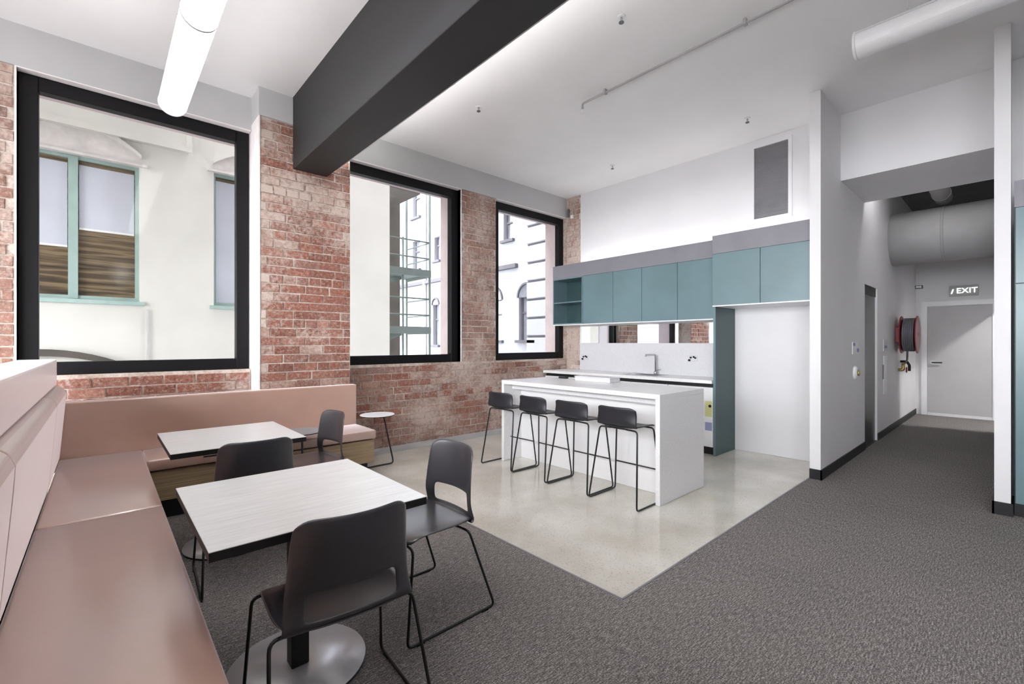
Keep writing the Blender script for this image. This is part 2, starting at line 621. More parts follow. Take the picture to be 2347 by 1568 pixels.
struct('trim_brick_foot', prism(bm_new(), [(5.235, 0), (5.245, .035), (5.29, .06), (5.31, .06), (5.31, 0)], 'X', 2.1, 5.4), 'duct_grey', 'rough grey cement strip at the foot of the brick wall', 'trim')
# kitchen wall and wall stubs
struct('wall_kitchen', B(WX, 6.2, 1.405, 4.985, 0, CEIL), 'wall_paint', 'white kitchen wall above the teal cabinets', 'wall')
nib = bm_new()
LX0, LX1, LZ = 7.3, 8.08, 2.13
for a, b, c_, d in grid_rects(NX, 11.7, 0, CEIL, [(LX0, LX1, 0, LZ)]):
    box(nib, a, b, 1.31, 1.405, c_, d)
box(nib, LX0 - .05, LX1 + .05, 1.405, 1.55, 0, LZ + .05)
struct('wall_corridor_left', nib, 'wall_paint', 'white wall stub and corridor wall left of the passage', 'wall')
bm = bm_new()
for a, b, c_, d in grid_rects(NX, 11.7, 0, CEIL, [(10.15, 11.5, -.1, 2.1)]):
    box(bm, a, b, 0.03, 0.121, c_, d)
struct('wall_corridor_right', bm, 'wall_paint', 'white wall end right of the corridor', 'wall')
struct('wall_corridor_end', B(11.7, 11.85, 0.03, 1.405, 0, CEIL), 'wall_paint', 'white end wall of the corridor', 'wall')
struct('wall_header', B(6.10, 7.28, 0.121, 1.31, 3.17, CEIL), 'wall_paint', 'deep white bulkhead across the corridor entrance', 'wall')
struct('corridor_ceiling', B(7.28, 11.7, 0.121, 1.31, 3.84, CEIL - .002), 'slab_unlit', 'exposed concrete slab above the corridor, coloured dark as if unlit', 'ceiling')  # slab colour darkened to stand for an unlit ceiling
struct('wall_right', B(6.07, 6.2, -8.5, 0.03, 0, CEIL), 'wall_paint', 'pale wall above the teal lockers at the right edge', 'wall')
struct('wall_rear', B(-4.2, 6.2, -8.62, -8.5, 0, CEIL), 'wall_paint', 'white wall behind the viewer', 'wall')
lw = bm_new()
LWH = [(-3.4, -.85, .4, 3.15), (-.6, 1.95, .4, 3.15), (2.2, 4.75, .4, 3.15)]
for a, b, c_, d in grid_rects(-8.5, 5.66, 0, CEIL, LWH):
    box(lw, -3.0, -2.85, a, b, c_, d)
struct('wall_left', lw, 'wall_paint', 'white wall with windows left of the viewer', 'wall')

bm = B(9.3, 12.0, -2.1, -2.0, 0, 2.9)
box(bm, 9.3, 9.4, -2.0, .029, 0, 2.9)
box(bm, 11.7, 11.8, -2.0, .029, 0, 2.9)
box(bm, 9.3, 12.0, -2.1, .029, 2.9, 3.0)
struct('wall_side_room', bm, 'wall_paint', 'walls of the small room opening off the corridor', 'wall')
# skirtings
bm = B(NX - .012, 7.29, 1.298, 1.31, 0, .10)
box(bm, NX - .012, NX, 1.298, 1.405, 0, .10)
struct('baseboard_stub', bm, 'skirting', 'black skirting around the left wall stub', 'baseboard')
bm = B(8.09, 11.69, 1.298, 1.31, 0, .10)
struct('baseboard_corridor', bm, 'skirting', 'black skirting along the corridor wall past the lift', 'baseboard')
bm = B(NX - .012, NX, 0.018, 0.133, 0, .10)
box(bm, NX - .012, 10.14, 0.121, 0.133, 0, .10)
struct('baseboard_right', bm, 'skirting', 'black skirting at the foot of the right wall end', 'baseboard')

# dark steel beam
bm = B(1.462, 1.808, -8.49, PY - .012, 3.16, CEIL - .001, .004)
tag(link('ceiling_beam', bm, 'beam_paint'), 'charcoal painted beam crossing the ceiling to the brick pier', 'beam', None, 'structure')

# windows: deep black frame with pane
def window(n, x0, x1, label, fw=.115):
    y0, y1 = WY + .075, WY + .17
    root = tag(bpy.data.objects.new('window_%d' % n, None), label, 'window', None, 'structure')
    root.location = ((x0 + x1) / 2, y0, OZ0)
    COL.objects.link(root)
    z0, z1 = OZ0, OZ1 - .0105
    for nm, b_ in (('frame_jamb', (x0, x0 + fw, z0, z1)), ('frame_jamb', (x1 - fw, x1, z0, z1)),
                   ('frame_head', (x0 + fw, x1 - fw, z1 - fw, z1)), ('frame_sill', (x0 + fw, x1 - fw, z0, z0 + fw * .95))):
        link(nm, B(b_[0], b_[1], y0, y1, b_[2], b_[3], .004), 'frame_black', root, tuple(root.location))
    for nm, b_ in (('outer_reveal', (x1 - .012, x1 - .0005, z0, z1)), ('outer_reveal', (x0 + .0005, x0 + .012, z0, z1)), ('outer_reveal', (x0 + .013, x1 - .013, z1 - .012, z1 - .0005))):
        link(nm, B(b_[0], b_[1], y1 + .0005, 5.805, b_[2], b_[3]), 'reveal_pink', root, tuple(root.location))
    link('pane', B(x0 + fw - .01, x1 - fw + .01, y0 + .06, y0 + .072, z0 + fw - .02, z1 - fw + .01), 'window_glass', root, tuple(root.location))
window(1, -0.50, 1.145, 'large square window with black frame over the leather bench')
window(2, 2.09, 3.80, 'black framed window right of the brick pier, fire escape outside')
window(3, 4.455, 6.07, 'black framed window nearest the kitchen cabinets')
window(4, -2.6, -1.1, 'black framed window beyond the left edge')
for i, (a, b, c_, d) in enumerate(LWH):
    bm = bm_new()
    for q in grid_rects(a, b, c_, d, [(a + .08, b - .08, c_ + .08, d - .08)]):
        box(bm, -2.97, -2.89, q[0], q[1], q[2], q[3])
    struct('window_%d' % (5 + i), bm, 'frame_black', 'black window frame in the left wall, ' + ('nearest the rear wall', 'middle one of three', 'nearest the brick wall')[i], 'window')

# ------------------------------------------------------------------ island
IX0, IX1, IY0, IY1, IZ = 3.47, 4.27, 2.0, 4.03, .935
T = Thing('kitchen_island', 'pale stone island counter with waterfall ends, stools along it', 'island', (3.87, 3.0, 0))
T.part('countertop', B(IX0, IX1, IY0, IY1, IZ - .042, IZ, .002), 'stone')
T.part('end_panel', B(IX0, IX1, IY0, IY0 + .042, 0, IZ - .0425, .002), 'stone')
T.part('end_panel', B(IX0, IX1, IY1 - .042, IY1, 0, IZ - .0425, .002), 'stone')
T.part('front_panel', B(3.745, 3.765, IY0 + .0425, IY1 - .0425, 0.0, IZ - .0425), 'ceiling_paint')
T.part('apron', B(3.60, 3.744, IY0 + .0425, IY1 - .0425, IZ - .105, IZ - .043), 'stone')
T.part('cabinet_body', B(3.766, IX1 - .03, IY0 + .043, IY1 - .043, .1, IZ - .043), 'stone')
T.part('kickboard', B(3.80, IX1 - .08, IY0 + .05, IY1 - .05, 0, .0995), 'black')

# low box and dark remote on the island
T = Thing('storage_tray', 'low pale grey tray at the far edge of the island', 'tray', (4.16, 3.2, IZ))
bm = bm_new()
box(bm, 4.06, 4.25, 2.93, 3.42, IZ + .0005, IZ + .045, .006, 2)
T.part('body', bm, 'splash_stone')
T.part('lid', B(4.055, 4.255, 2.925, 3.425, IZ + .0455, IZ + .056, .004, 2), 'splash_stone')
T = Thing('remote_control', 'small black remote lying on the far left of the island', 'remote', (4.16, 3.72, IZ))
T.part('case', B(4.18, 4.23, 3.66, 3.78, IZ + .0005, IZ + .018, .004, 2), 'black')
T.part('keypad', B(4.188, 4.222, 3.68, 3.76, IZ + .0185, IZ + .0205), 'hose_rubber')

# ------------------------------------------------------------------ bar stools
def side_tube(top_z, xi, xt, xb, yr_t, yf_t, yr_b, yf_b, r, s):
    return tube(bm_new(), [(s * xi, yr_t + .01, top_z), (s * xt, yr_t, top_z), (s * xb, yr_b, r), (s * xb, yf_b, r), (s * xt, yf_t, top_z), (s * xi, yf_t - .01, top_z)], r, 8, .03)

def shell(nu, nv, fn, keep=lambda i, j: True):
    bm_ = bm_new()
    V = [[bm_.verts.new(fn(i / nu, j / nv)) for j in range(nv + 1)] for i in range(nu + 1)]
    for i in range(nu):
        for j in range(nv):
            if keep(i, j):
                f_ = bm_.faces.new((V[i][j], V[i + 1][j], V[i + 1][j + 1], V[i][j + 1]))
                f_.smooth = True
    for v_ in [v_ for v_ in bm_.verts if not v_.link_faces]:
        bm_.verts.remove(v_)
    return bm_

def solid(o, th, sub=1):
    m_ = o.modifiers.new('thickness', 'SOLIDIFY')
    m_.thickness = th
    m_.offset = 0
    if sub:
        q = o.modifiers.new('smooth', 'SUBSURF')
        q.levels = q.render_levels = sub

def seat_fn(hw, d0, d1, z, lip, dish):
    # rounded seat pan: u across, v from front to rear
    def fn(u, v):
        s_ = u * 2 - 1
        y = d1 + (d0 - d1) * v
        ww = hw * (1 - .10 * max(0, (v - .7) / .3) ** 2 - .05 * max(0, (.25 - v) / .25) ** 2)
        yy = y - .03 * (s_ ** 4) * (1 if v < .5 else -1) * abs(v - .5) * 2
        zz = z - dish * (1 - s_ * s_) * math.sin(PI * min(1, v * 1.05)) + .012 * s_ ** 4
        if v < .18:
            zz -= lip * (1 - v / .18) ** 2
        return (s_ * ww, yy, zz)
    return fn

def make_stool():
    T = Thing('bar_stool', None, 'bar stool', (0, 0, 0), 0, 'bar stools along the island')
    Z = .655
    o = T.part('seat', shell(8, 8, seat_fn(.205, -.16, .19, Z, .02, .014)), 'stool_plastic', True)
    solid(o, .014)
    def back(u, v):
        s_ = u * 2 - 1
        # sweeps from the rear of the seat up to the low rim
        if v < .35:
            q = v / .35
            y, z = -.125 - .045 * math.sin(q * PI / 2), Z + .004 + .035 * (1 - math.cos(q * PI / 2))
        else:
            q = (v - .35) / .65
            y, z = -.17 - .022 * q, Z + .039 + .135 * q
        corner = max(0, abs(s_) - .75) / .25
        zz = z - (.02 * corner ** 2 if v > .9 else 0)
        return (s_ * (.205 - .012 * v), y + .05 * s_ * s_ * min(1, v * 1.5), zz)
    o = T.part('backrest', shell(10, 7, back), 'stool_plastic', True)
    solid(o, .014)
    for s in (-1, 1):
        T.part('side_frame', side_tube(Z - .022, .08, .19, .243, -.12, .135, -.21, .185, .0075, s), 'tube_black', True)
    T.part('footrest', cyl(bm_new(), (-.226, .166, .27), (.226, .166, .27), .0065, 8), 'tube_black', True)
    T.part('seat_bracket', cyl(bm_new(), (-.13, .125, Z - .021), (.13, .125, Z - .021), .007, 8), 'tube_black', True)
    T.part('seat_bracket', cyl(bm_new(), (-.13, -.11, Z - .021), (.13, -.11, Z - .021), .007, 8), 'tube_black', True)
    return T.o
st0 = make_stool()
stool_labels = ['black bar stool nearest the brick wall, partly in front of the island end',
                'second black bar stool from the brick wall', 'third black bar stool from the brick wall',
                'black bar stool nearest the camera at the right end of the island']
for i, (y, rz) in enumerate(((3.83, 0.03), (3.315, -.02), (2.805, .01), (2.295, .0))):
    o = st0 if i == 0 else copy_tree(st0)
    o.location = (3.415, y, 0)
    o.rotation_euler = (0, 0, -PI / 2 + rz)
    o['label'] = stool_labels[i]

# ------------------------------------------------------------------ chairs
def make_chair():
    T = Thing('sled_chair', None, 'chair', (0, 0, 0), 0, 'sled base chairs at the tables')
    Z = .452
    o = T.part('seat', shell(10, 10, seat_fn(.232, -.20, .225, Z, .03, .018)), 'chair_plastic', True)
    solid(o, .010)
    nu, nv = 14, 14
    def back(u, v):
        s_ = u * 2 - 1
        q = v
        # lower sweep from the seat pan to upright
        if q < .2:
            p_ = q / .2
            y, z = -.155 - .045 * math.sin(p_ * PI / 2), Z - .008 + .028 * (1 - math.cos(p_ * PI / 2))
        else:
            p_ = (q - .2) / .8
            y, z = -.20 - .018 * p_ - .028 * p_ * p_, Z + .02 + .345 * p_
        hw = .225 - .035 * q
        corner = max(0, abs(s_) - .72) / .28
        zz = z - (.030 * corner ** 2.2) * max(0, (q - .86) / .14)
        return (s_ * hw, y + (.048 + .01 * q) * s_ * s_ * min(1, q * 3), zz)
    o = T.part('backrest', shell(nu, nv, back, lambda i, j: not (2 <= i <= nu - 3 and 3 <= j <= 5)), 'chair_plastic', True)
    solid(o, .010)
    for s in (-1, 1):
        T.part('side_frame', side_tube(Z - .03, .10, .245, .270, -.12, .20, -.265, .245, .0065, s), 'tube_black', True)
        for y in (-.2, .18):
            T.part('glide', B(s * .270 - .009, s * .270 + .009, y - .02, y + .02, .0, .006), 'black', True)
    T.part('seat_bracket', cyl(bm_new(), (-.15, .19, Z - .03), (.15, .19, Z - .03), .006, 8), 'tube_black', True)
    T.part('seat_bracket', cyl(bm_new(), (-.15, -.11, Z - .03), (.15, -.11, Z - .03), .006, 8), 'tube_black', True)
    return T.o
ch0 = make_chair()
chairs = [((0.645, 1.685), -.07, 'charcoal chair nearest the camera, its back towards us'),
          ((1.25, 2.09), PI / 2 + .02, 'charcoal chair at the right end of the front table, seen from its side'),
          ((0.675, 3.12), -.05, 'black chair between the two tables, only its back showing'),
          ((1.20, 3.68), PI / 2 + .10, 'blue grey lit chair at the right end of the rear table')]
for i, (p, rz, lb) in enumerate(chairs):
    o = ch0 if i == 0 else copy_tree(ch0)
    o.location = (p[0], p[1], 0)
    o.rotation_euler = (0, 0, rz)
    o['label'] = lb

# ------------------------------------------------------------------ tables
def table(x0, x1, y0, y1, label):
    cx, cy = (x0 + x1) / 2, (y0 + y1) / 2
    T = Thing('cafe_table', label, 'table', (cx, cy, 0), 0, 'rectangular tables before the bench')
    T.part('table_top', B(x0, x1, y0, y1, .7325, .736, .001), 'ash_top')
    T.part('edge_band', B(x0 + .0005, x1 - .0005, y0 + .0005, y1 - .0005, .703, .732, .001), 'black')
    T.part('column', B(cx - .035, cx + .035, cy - .035, cy + .035, .014, .685, .004), 'black')
    bm = lathe(bm_new(), [(.272, 0.0), (.275, .003), (.275, .010)], 64, (cx, cy, 0))
    b_ = T.part('base_disc', bm, 'black')
    T.part('base_plate', lathe(bm_new(), [(.274, .0102), (.272, .0132), (.05, .0136), (.045, .0138)], 64, (cx, cy, 0)), 'base_steel')
    T.part('mounting_plate', B(cx - .16, cx + .16, cy - .16, cy + .16, .690, .7025, .002), 'black')
    T.part('tilt_arm', B(cx - .02, cx + .02, cy - .33, cy + .33, .688, .6995), 'black')
    T.part('tilt_lever', tube(bm_new(), [(cx - .2, cy - .30, .70), (cx - .2, cy - .30, .672), (cx - .12, cy - .30, .672), (cx - .12, cy - .30, .70)], .006, 8, .01), 'chrome')
table(.24, 1.0, 1.634, 2.455, 'front table with pale wood top and black edge')
table(.29, 1.03, 3.22, 4.03, 'rear table with pale wood top, nearer the brown bench back')

def c_table(x, y, z, rz, label, r=.185, back=.20, top='white_plastic'):
    T = Thing('side_table', label, 'side table', (x, y, 0), rz, 'round side tables by the bench')
    T.part('disc_top', lathe(bm_new(), [(r - .004, z - .012), (r, z - .009), (r, z - .003), (r - .003, z)], 40), top, True)
    T.part('rim', lathe(bm_new(), [(r + .0015, z - .0115), (r + .0015, z - .0045)], 40), 'black', True)
    T.part('stem', tube(bm_new(), [(.06, 0, z - .013), (.075, 0, z - .03), (.195, 0, .009), (-back, 0, .009), (-back, .12, .009)], .009, 8, .04), 'tube_black', True)
c_table(2.268, 4.74, .58, 0.0, 'small round white side table beside the bench end and brick wall')
c_table(1.36, 4.40, .56, -PI / 2 - .2, 'round side table half hidden behind the rear table', .185, .03, 'grille_grey')  # top coloured grey for the shade it stands in

# ------------------------------------------------------------------ leather bench
SZ = .48
def pad(bm_, x0, x1, y0, y1, z0, z1, bev=.013):
    return box(bm_, x0, x1, y0, y1, z0, z1, bev, 3)
T = Thing('leather_bench', 'long tan leather bench with padded back along the left', 'bench', (0, 2, 0))
T.part('seat_pad', pad(bm_new(), -.24, .25, -1.2, 3.132, SZ - .085, SZ), 'leather', smooth=True)
T.part('seat_pad', pad(bm_new(), -.24, .25, 3.147, 4.875, SZ - .085, SZ), 'leather', smooth=True)
def back_pad(y0, y1):
    bm_ = bm_new()
    pts = [(-.30, SZ + .002), (-.238, SZ + .002), (-.228, .60), (-.205, .90), (-.200, .985), (-.212, 1.022), (-.235, 1.04), (-.27, 1.045), (-.30, 1.04)]
    bm_ = prism(bm_, pts, 'Y', y0, y1)
    return bm_
for y0, y1 in ((-1.2, 2.098), (2.10, 3.898), (3.90, 4.872)):
    o = T.part('back_pad', back_pad(y0, y1), 'leather')
    md = o.modifiers.new('soft', 'BEVEL'); md.width = .012; md.segments = 3; md.limit_method = 'ANGLE'
T.part('upper_band', B(-.46, -.252, -1.2, 4.885, 1.047, 1.245, .012, 2), 'leather')
T.part('rear_frame', B(-.46, -.301, -1.2, 4.885, .0, 1.046), 'oak')
T.part('plinth', B(-.25, .215, -1.2, 4.87, .15, SZ - .086), 'oak')
T.part('kickboard', B(-.24, .17, -1.2, 4.86, 0, .1495), 'black')
T = Thing('leather_bench', 'short tan leather bench with brown back below the large window', 'bench', (1.2, 4.6, 0))
T.part('seat_pad', pad(bm_new(), .253, 1.17, 4.385, 4.875, SZ - .085, SZ), 'leather', smooth=True)
T.part('seat_pad', pad(bm_new(), 1.175, 2.085, 4.385, 4.875, SZ - .085, SZ), 'leather', smooth=True)
T.part('back_pad', B(-.29, 2.095, 4.888, 4.985, SZ - .1, .912, .012, 3), 'leather')
T.part('plinth', B(.253, 2.08, 4.42, 4.96, .15, SZ - .101), 'oak')
T.part('kickboard', B(.253, 2.03, 4.47, 4.90, 0, .1495), 'black')

# ------------------------------------------------------------------ kitchen joinery
KF = 5.70           # front of the wall cabinets
FF = 5.48           # front of the fridge cabinets
CZ0, CZ1 = 1.675, 2.44
# open shelf unit at the window end
T = Thing('open_shelf', 'dark teal open shelf unit in front of the right window', 'shelf', (5.88, 4.95, CZ0))
T.part('side_panel', B(KF, 6.055, 4.64, 4.658, CZ0, CZ1), 'teal')
T.part('side_panel', B(KF, 6.055, 5.262, 5.28, CZ0, CZ1), 'teal')
T.part('bottom_panel', B(KF, 6.055, 4.6585, 5.2615, CZ0, CZ0 + .018), 'teal')
T.part('top_panel', B(KF, 6.055, 4.6585, 5.2615, CZ1 - .018, CZ1), 'teal')
T.part('back_panel', B(6.04, 6.055, 4.6585, 5.2615, CZ0 + .0185, CZ1 - .0185), 'dark_teal')
T.part('shelf_board', B(KF + .005, 6.0395, 4.6585, 5.2615, 2.03, 2.048), 'teal')
ys = [4.638, 4.06, 3.57, 3.03, 2.463]
side = ['next to the open shelf', 'second from the open shelf', 'third from the open shelf', 'beside the taller fridge cabinets']
for i, (a, b) in enumerate(zip(ys, ys[1:])):
    T = Thing('wall_cabinet', 'teal wall cabinet ' + side[i], 'cabinet', (5.88, (a + b) / 2, CZ0), 0, 'teal wall cabinets over the splashback')
    T.part('body', B(KF + .021, 6.055, b + .001, a - .001, CZ0 + .002, CZ1), 'dark_teal')
    T.part('door', B(KF, KF + .02, b + .0025, a - .0025, CZ0, CZ1 - .002, .0015), 'teal')
tag(link('cabinet_pelmet', B(KF + .002, 6.054, 2.464, 5.278, CZ0 - .014, CZ0 - .0005), 'white_plastic'), 'white strip along the underside of the wall cabinets', 'pelmet')
for i, (a, b) in enumerate(((2.463, 1.925), (1.925, 1.407))):
    T = Thing('fridge_cabinet', ('left', 'right')[i] + ' teal cabinet above the empty fridge niche', 'cabinet', (5.8, (a + b) / 2, 1.82), 0, 'teal cabinets above the fridge niche')
    T.part('body', B(FF + .021, 6.065, b + .001, a - .001, 1.822, CZ1), 'dark_teal')
    T.part('door', B(FF, FF + .02, b + .0025, a - .0025, 1.82, CZ1 - .002, .0015), 'teal')
    T.part('bottom_edge', B(FF + .001, 6.064, b + .001, a - .001, 1.806, 1.8195), 'white_plastic')
T = Thing('cabinet_fascia', 'grey fascia band above the teal wall cabinets', 'fascia', (5.8, 3.4, CZ1))
T.part('fascia_board', B(KF, KF + .02, 2.4635, 5.28, CZ1 + .001, 2.66), 'fascia_grey')
T.part('top_board', B(KF + .021, 6.06, 2.4635, 5.28, 2.64, 2.66), 'fascia_grey')
T = Thing('cabinet_fascia', 'darker grey fascia band above the fridge cabinets', 'fascia', (5.7, 1.93, CZ1))
T.part('fascia_board', B(FF, FF + .02, 1.407, 2.463, CZ1 + .001, 2.66), 'fascia_grey')
T.part('top_board', B(FF + .021, 6.06, 1.407, 2.463, 2.64, 2.66), 'fascia_grey')
T = Thing('led_strip', 'slim light strip lying on top of the wall cabinets', 'light strip', (5.95, 3.8, 2.66))
T.part('channel', B(5.90, 5.96, 2.50, 4.96, 2.6605, 2.672), 'lamp_body')
T.part('diffuser', B(5.91, 5.95, 2.51, 4.95, 2.6725, 2.678), 'led_glow')
T = Thing('led_strip', 'slim light strip lying on top of the fridge cabinets', 'light strip', (5.9, 1.9, 2.66))
T.part('channel', B(5.80, 5.86, 1.43, 2.44, 2.6605, 2.672), 'lamp_body')
T.part('diffuser', B(5.81, 5.85, 1.44, 2.43, 2.6725, 2.678), 'led_glow')
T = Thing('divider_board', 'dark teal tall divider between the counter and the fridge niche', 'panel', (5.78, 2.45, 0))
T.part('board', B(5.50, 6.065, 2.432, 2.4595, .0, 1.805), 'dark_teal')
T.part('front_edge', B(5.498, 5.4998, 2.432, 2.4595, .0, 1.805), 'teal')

# rear counter
CT = .915
T = Thing('rear_counter', 'white stone worktop with black shadow gap along the kitchen wall', 'worktop', (5.77, 3.8, 0))
hole = (5.60, 5.93, 3.30, 3.85)
bm = bm_new()
for a, b, c_, d in grid_rects(5.46, 6.066, 2.461, 4.98, [hole]):
    box(bm, a, b, c_, d, CT - .04, CT)
box(bm, 5.46, 6.06, 4.98, 5.28, CT - .04, CT)
T.part('worktop', bm, 'stone')
T.part('shadow_gap', B(5.53, 6.06, 2.461, 5.27, CT - .085, CT - .0405), 'black')
yy = [2.461, 3.06, 3.62, 4.18, 4.72, 5.27]
for i, (a, b) in enumerate(zip(yy, yy[1:])):
    if i == 0:
        continue
    T = Thing('base_cabinet', 'white base cabinet under the worktop, ' + ('', 'next to the dishwasher', 'below the sink side', 'second from the brick wall', 'at the brick wall')[i], 'cabinet', (5.8, (a + b) / 2, 0), 0, 'white base cabinets')
    T.part('body', B(5.521, 6.055, a + .001, b - .001, .1, CT - .09 if i not in (1, 2) else .68), 'white_plastic')
    T.part('door', B(5.50, 5.52, a + .002, b - .002, .1, CT - .09, .0015), 'white_plastic')
    T.part('kickboard', B(5.56, 6.0, a + .001, b - .001, 0, .0995), 'black')
T = Thing('dishwasher', 'white dishwasher with energy stickers beside the tall teal panel', 'dishwasher', (5.8, 2.76, 0))
T.part('body', B(5.522, 6.05, 2.465, 3.055, .1, CT - .09), 'white_plastic')
T.part('door', B(5.50, 5.521, 2.466, 3.054, .1, CT - .09, .004), 'white_plastic')
T.part('kickboard', B(5.56, 6.0, 2.466, 3.054, 0, .0995), 'black')
T.part('energy_sticker', B(5.4985, 5.4998, 2.475, 2.56, .47, .66), 'yellow_print')
T.part('energy_sticker', B(5.4985, 5.4998, 2.475, 2.56, .30, .40), 'blue_print')
T.part('dial', lathe(bm_new(), [(.018, 0), (.016, -.010)], 16, (5.4985, 2.50, .60), 'X'), 'black')
T = Thing('sink', 'stainless steel sink set into the worktop', 'sink', (5.765, 3.575, CT))
bm = bm_new()
for a, b, c_, d in grid_rects(5.59, 5.94, 3.29, 3.86, [(5.62, 5.91, 3.32, 3.83)]):
    box(bm, a, b, c_, d, CT + .0005, CT + .004)
T.part('rim', bm, 'steel')
bm = B(5.62, 5.91, 3.32, 3.83, CT - .20, CT - .195)
for q in ((5.615, 5.62, 3.315, 3.835), (5.91, 5.915, 3.315, 3.835), (5.62, 5.91, 3.315, 3.32), (5.62, 5.91, 3.83, 3.835)):
    box(bm, *q, CT - .20, CT + .0004)
T.part('bowl', bm, 'steel')
T.part('drain', lathe(bm_new(), [(.04, 0), (.035, .004)], 20, (5.765, 3.575, CT - .1948)), 'chrome')
T = Thing('kitchen_tap', 'slim chrome gooseneck tap behind the sink', 'tap', (5.99, 3.52, CT))
T.part('base', lathe(bm_new(), [(.026, .0005), (.026, .03), (.018, .04)], 20, (5.99, 3.52, CT)), 'steel')
T.part('spout', tube(bm_new(), [(5.99, 3.52, CT + .04), (5.99, 3.52, CT + .285), (5.76, 3.54, CT + .285), (5.76, 3.54, CT + .262)], .0125, 12, .035), 'steel')
T.part('lever', tube(bm_new(), [(5.99, 3.495, CT + .055), (5.985, 3.44, CT + .075)], .006, 8), 'steel')
T = Thing('splashback', 'pale grey stone splashback behind the tap', 'splashback', (6.06, 3.7, CT))
T.part('slab', B(6.048, 6.0695, 2.461, 4.98, CT + .0005, 1.366), 'splash_stone')
T = Thing('mirror_strip', 'mirror strip between splashback and wall cabinets', 'mirror', (6.06, 3.7, 1.37))
T.part('mirror_glass', B(6.056, 6.0695, 2.461, 4.98, 1.3675, 1.6595), 'mirror')
def wall_fitting(y, z, label):
    T = Thing('power_outlet', label, 'outlet', (6.04, y, z), 0, 'outlets on the splashback')
    T.part('plate', B(6.040, 6.0478, y - .06, y + .06, z - .036, z + .036, .003), 'splash_stone')
    for dy, dz in ((.03, .012), (-.012, .022), (-.035, .008)):
        T.part('plug', lathe(bm_new(), [(.013, 0.0), (.012, -.016), (.006, -.022)], 14, (6.0395, y + dy, z + dz), 'X'), 'black')
    T.part('plug', lathe(bm_new(), [(.016, 0.0), (.015, -.02), (.008, -.026)], 14, (6.0395, y + .05, z - .045 + .02), 'X'), 'black')
wall_fitting(2.98, 1.155, 'black plugs in the outlet right of the tap')
wall_fitting(4.86, 1.125, 'small black plugs in the outlet at the window end')

# air grille high on the kitchen wall
T = Thing('air_grille', 'tall grey air grille in white frame high on the kitchen wall', 'vent', (6.06, 2.0, 2.9))
bm = bm_new()
gy0, gy1, gz0, gz1 = 1.815, 2.195, 2.91, 3.79
for a, b, c_, d in grid_rects(gy0 - .04, gy1 + .04, gz0 - .04, gz1 + .04, [(gy0, gy1, gz0, gz1)]):
    box(bm, 6.045, 6.0695, a, b, c_, d)
T.part('frame', bm, 'wall_paint')
T.part('backing', B(6.064, 6.0692, gy0, gy1, gz0, gz1), 'grille_grey')
n = 44
for i in range(n):
    z = gz0 + (i + .5) * (gz1 - gz0) / n
    T.part('slat', prism(bm_new(), [(6.050, z - .007), (6.0515, z - .0075), (6.0635, z + .006), (6.062, z + .0065)], 'Y', gy0 + .0005, gy1 - .0005), 'grille_grey')

# ------------------------------------------------------------------ teal lockers at the right edge
for i, (a, b) in enumerate(((0.012, -.52), (-.52, -1.05), (-1.05, -1.58))):
    T = Thing('tall_cupboard', 'tall teal cupboard ' + ('at the right picture edge beside the white wall end', 'second from the white wall end', 'third from the white wall end')[i], 'cupboard', (5.7, (a + b) / 2, 0), 0, 'tall teal cupboards')
    T.part('body', B(5.381, 6.06, b + .001, a - .001, .1, CZ1), 'dark_teal')
    T.part('door', B(5.36, 5.38, b + .003, a - .006, .102, 1.835, .0015), 'teal')
    T.part('door', B(5.36, 5.38, b + .003, a - .006, 1.841, CZ1 - .002, .0015), 'teal')
    T.part('kickboard', B(5.375, 6.0, b + .001, a - .001, 0, .0995), 'black')
    T.part('fascia', B(5.36, 5.40, b, a, CZ1 + .001, 2.65), 'fascia_grey')

# ------------------------------------------------------------------ ceiling fittings
def tube_lamp(x, z, y0, y1, r, mat, label, joints):
    T = Thing('tube_lamp', label, 'lamp', (x, (y0 + y1) / 2, z), 0, 'white tube lamps')
    def arc(a0, a1, rr, n=28):
        return [(x + rr * math.sin(a0 + (a1 - a0) * i / n), z - rr * math.cos(a0 + (a1 - a0) * i / n)) for i in range(n + 1)]
    bm = prism(bm_new(), arc(-2.1, 2.1, r), 'Y', y0 + .0202, y1 - .0202)
    T.part('diffuser', bm, mat)
    top = arc(2.12, 2 * PI - 2.12, r * 1.004, 16)
    T.part('top_shield', prism(bm_new(), [(px_, pz_ + .001) for px_, pz_ in top], 'Y', y0 + .0202, y1 - .0202), 'lamp_body')  # opaque top added to keep the lamp's light off the ceiling
    for e0, e1 in ((y0, y0 + .02), (y1 - .02, y1)):
        T.part('end_cap', lathe(bm_new(), [(r * .96, e0), (r * 1.04, e0 + .004), (r * 1.04, e1 - .004), (r * .96, e1)], 40, (x, 0, z), 'Y'), 'lamp_body')
    for j in joints:
        T.part('joint_ring', lathe(bm_new(), [(r * 1.025, j - .008), (r * 1.025, j + .008)], 40, (x, 0, z), 'Y'), 'grille_grey')
    for yy_ in (y0 + .3, (y0 + y1) / 2, y1 - .3):
        T.part('suspension_wire', cyl(bm_new(), (x, yy_, z + r), (x, yy_, CEIL - .0005), .0015, 6), 'steel')
tube_lamp(.432, 3.32, .8, 4.62, .095, 'lamp_glow', 'glowing white tube lamp hanging over the leather bench', (3.25, 2.0))
tube_lamp(4.12, 3.55, -2.8, .80, .095, 'lamp_body', 'unlit white tube lamp near the corridor entrance', (-1.0,))

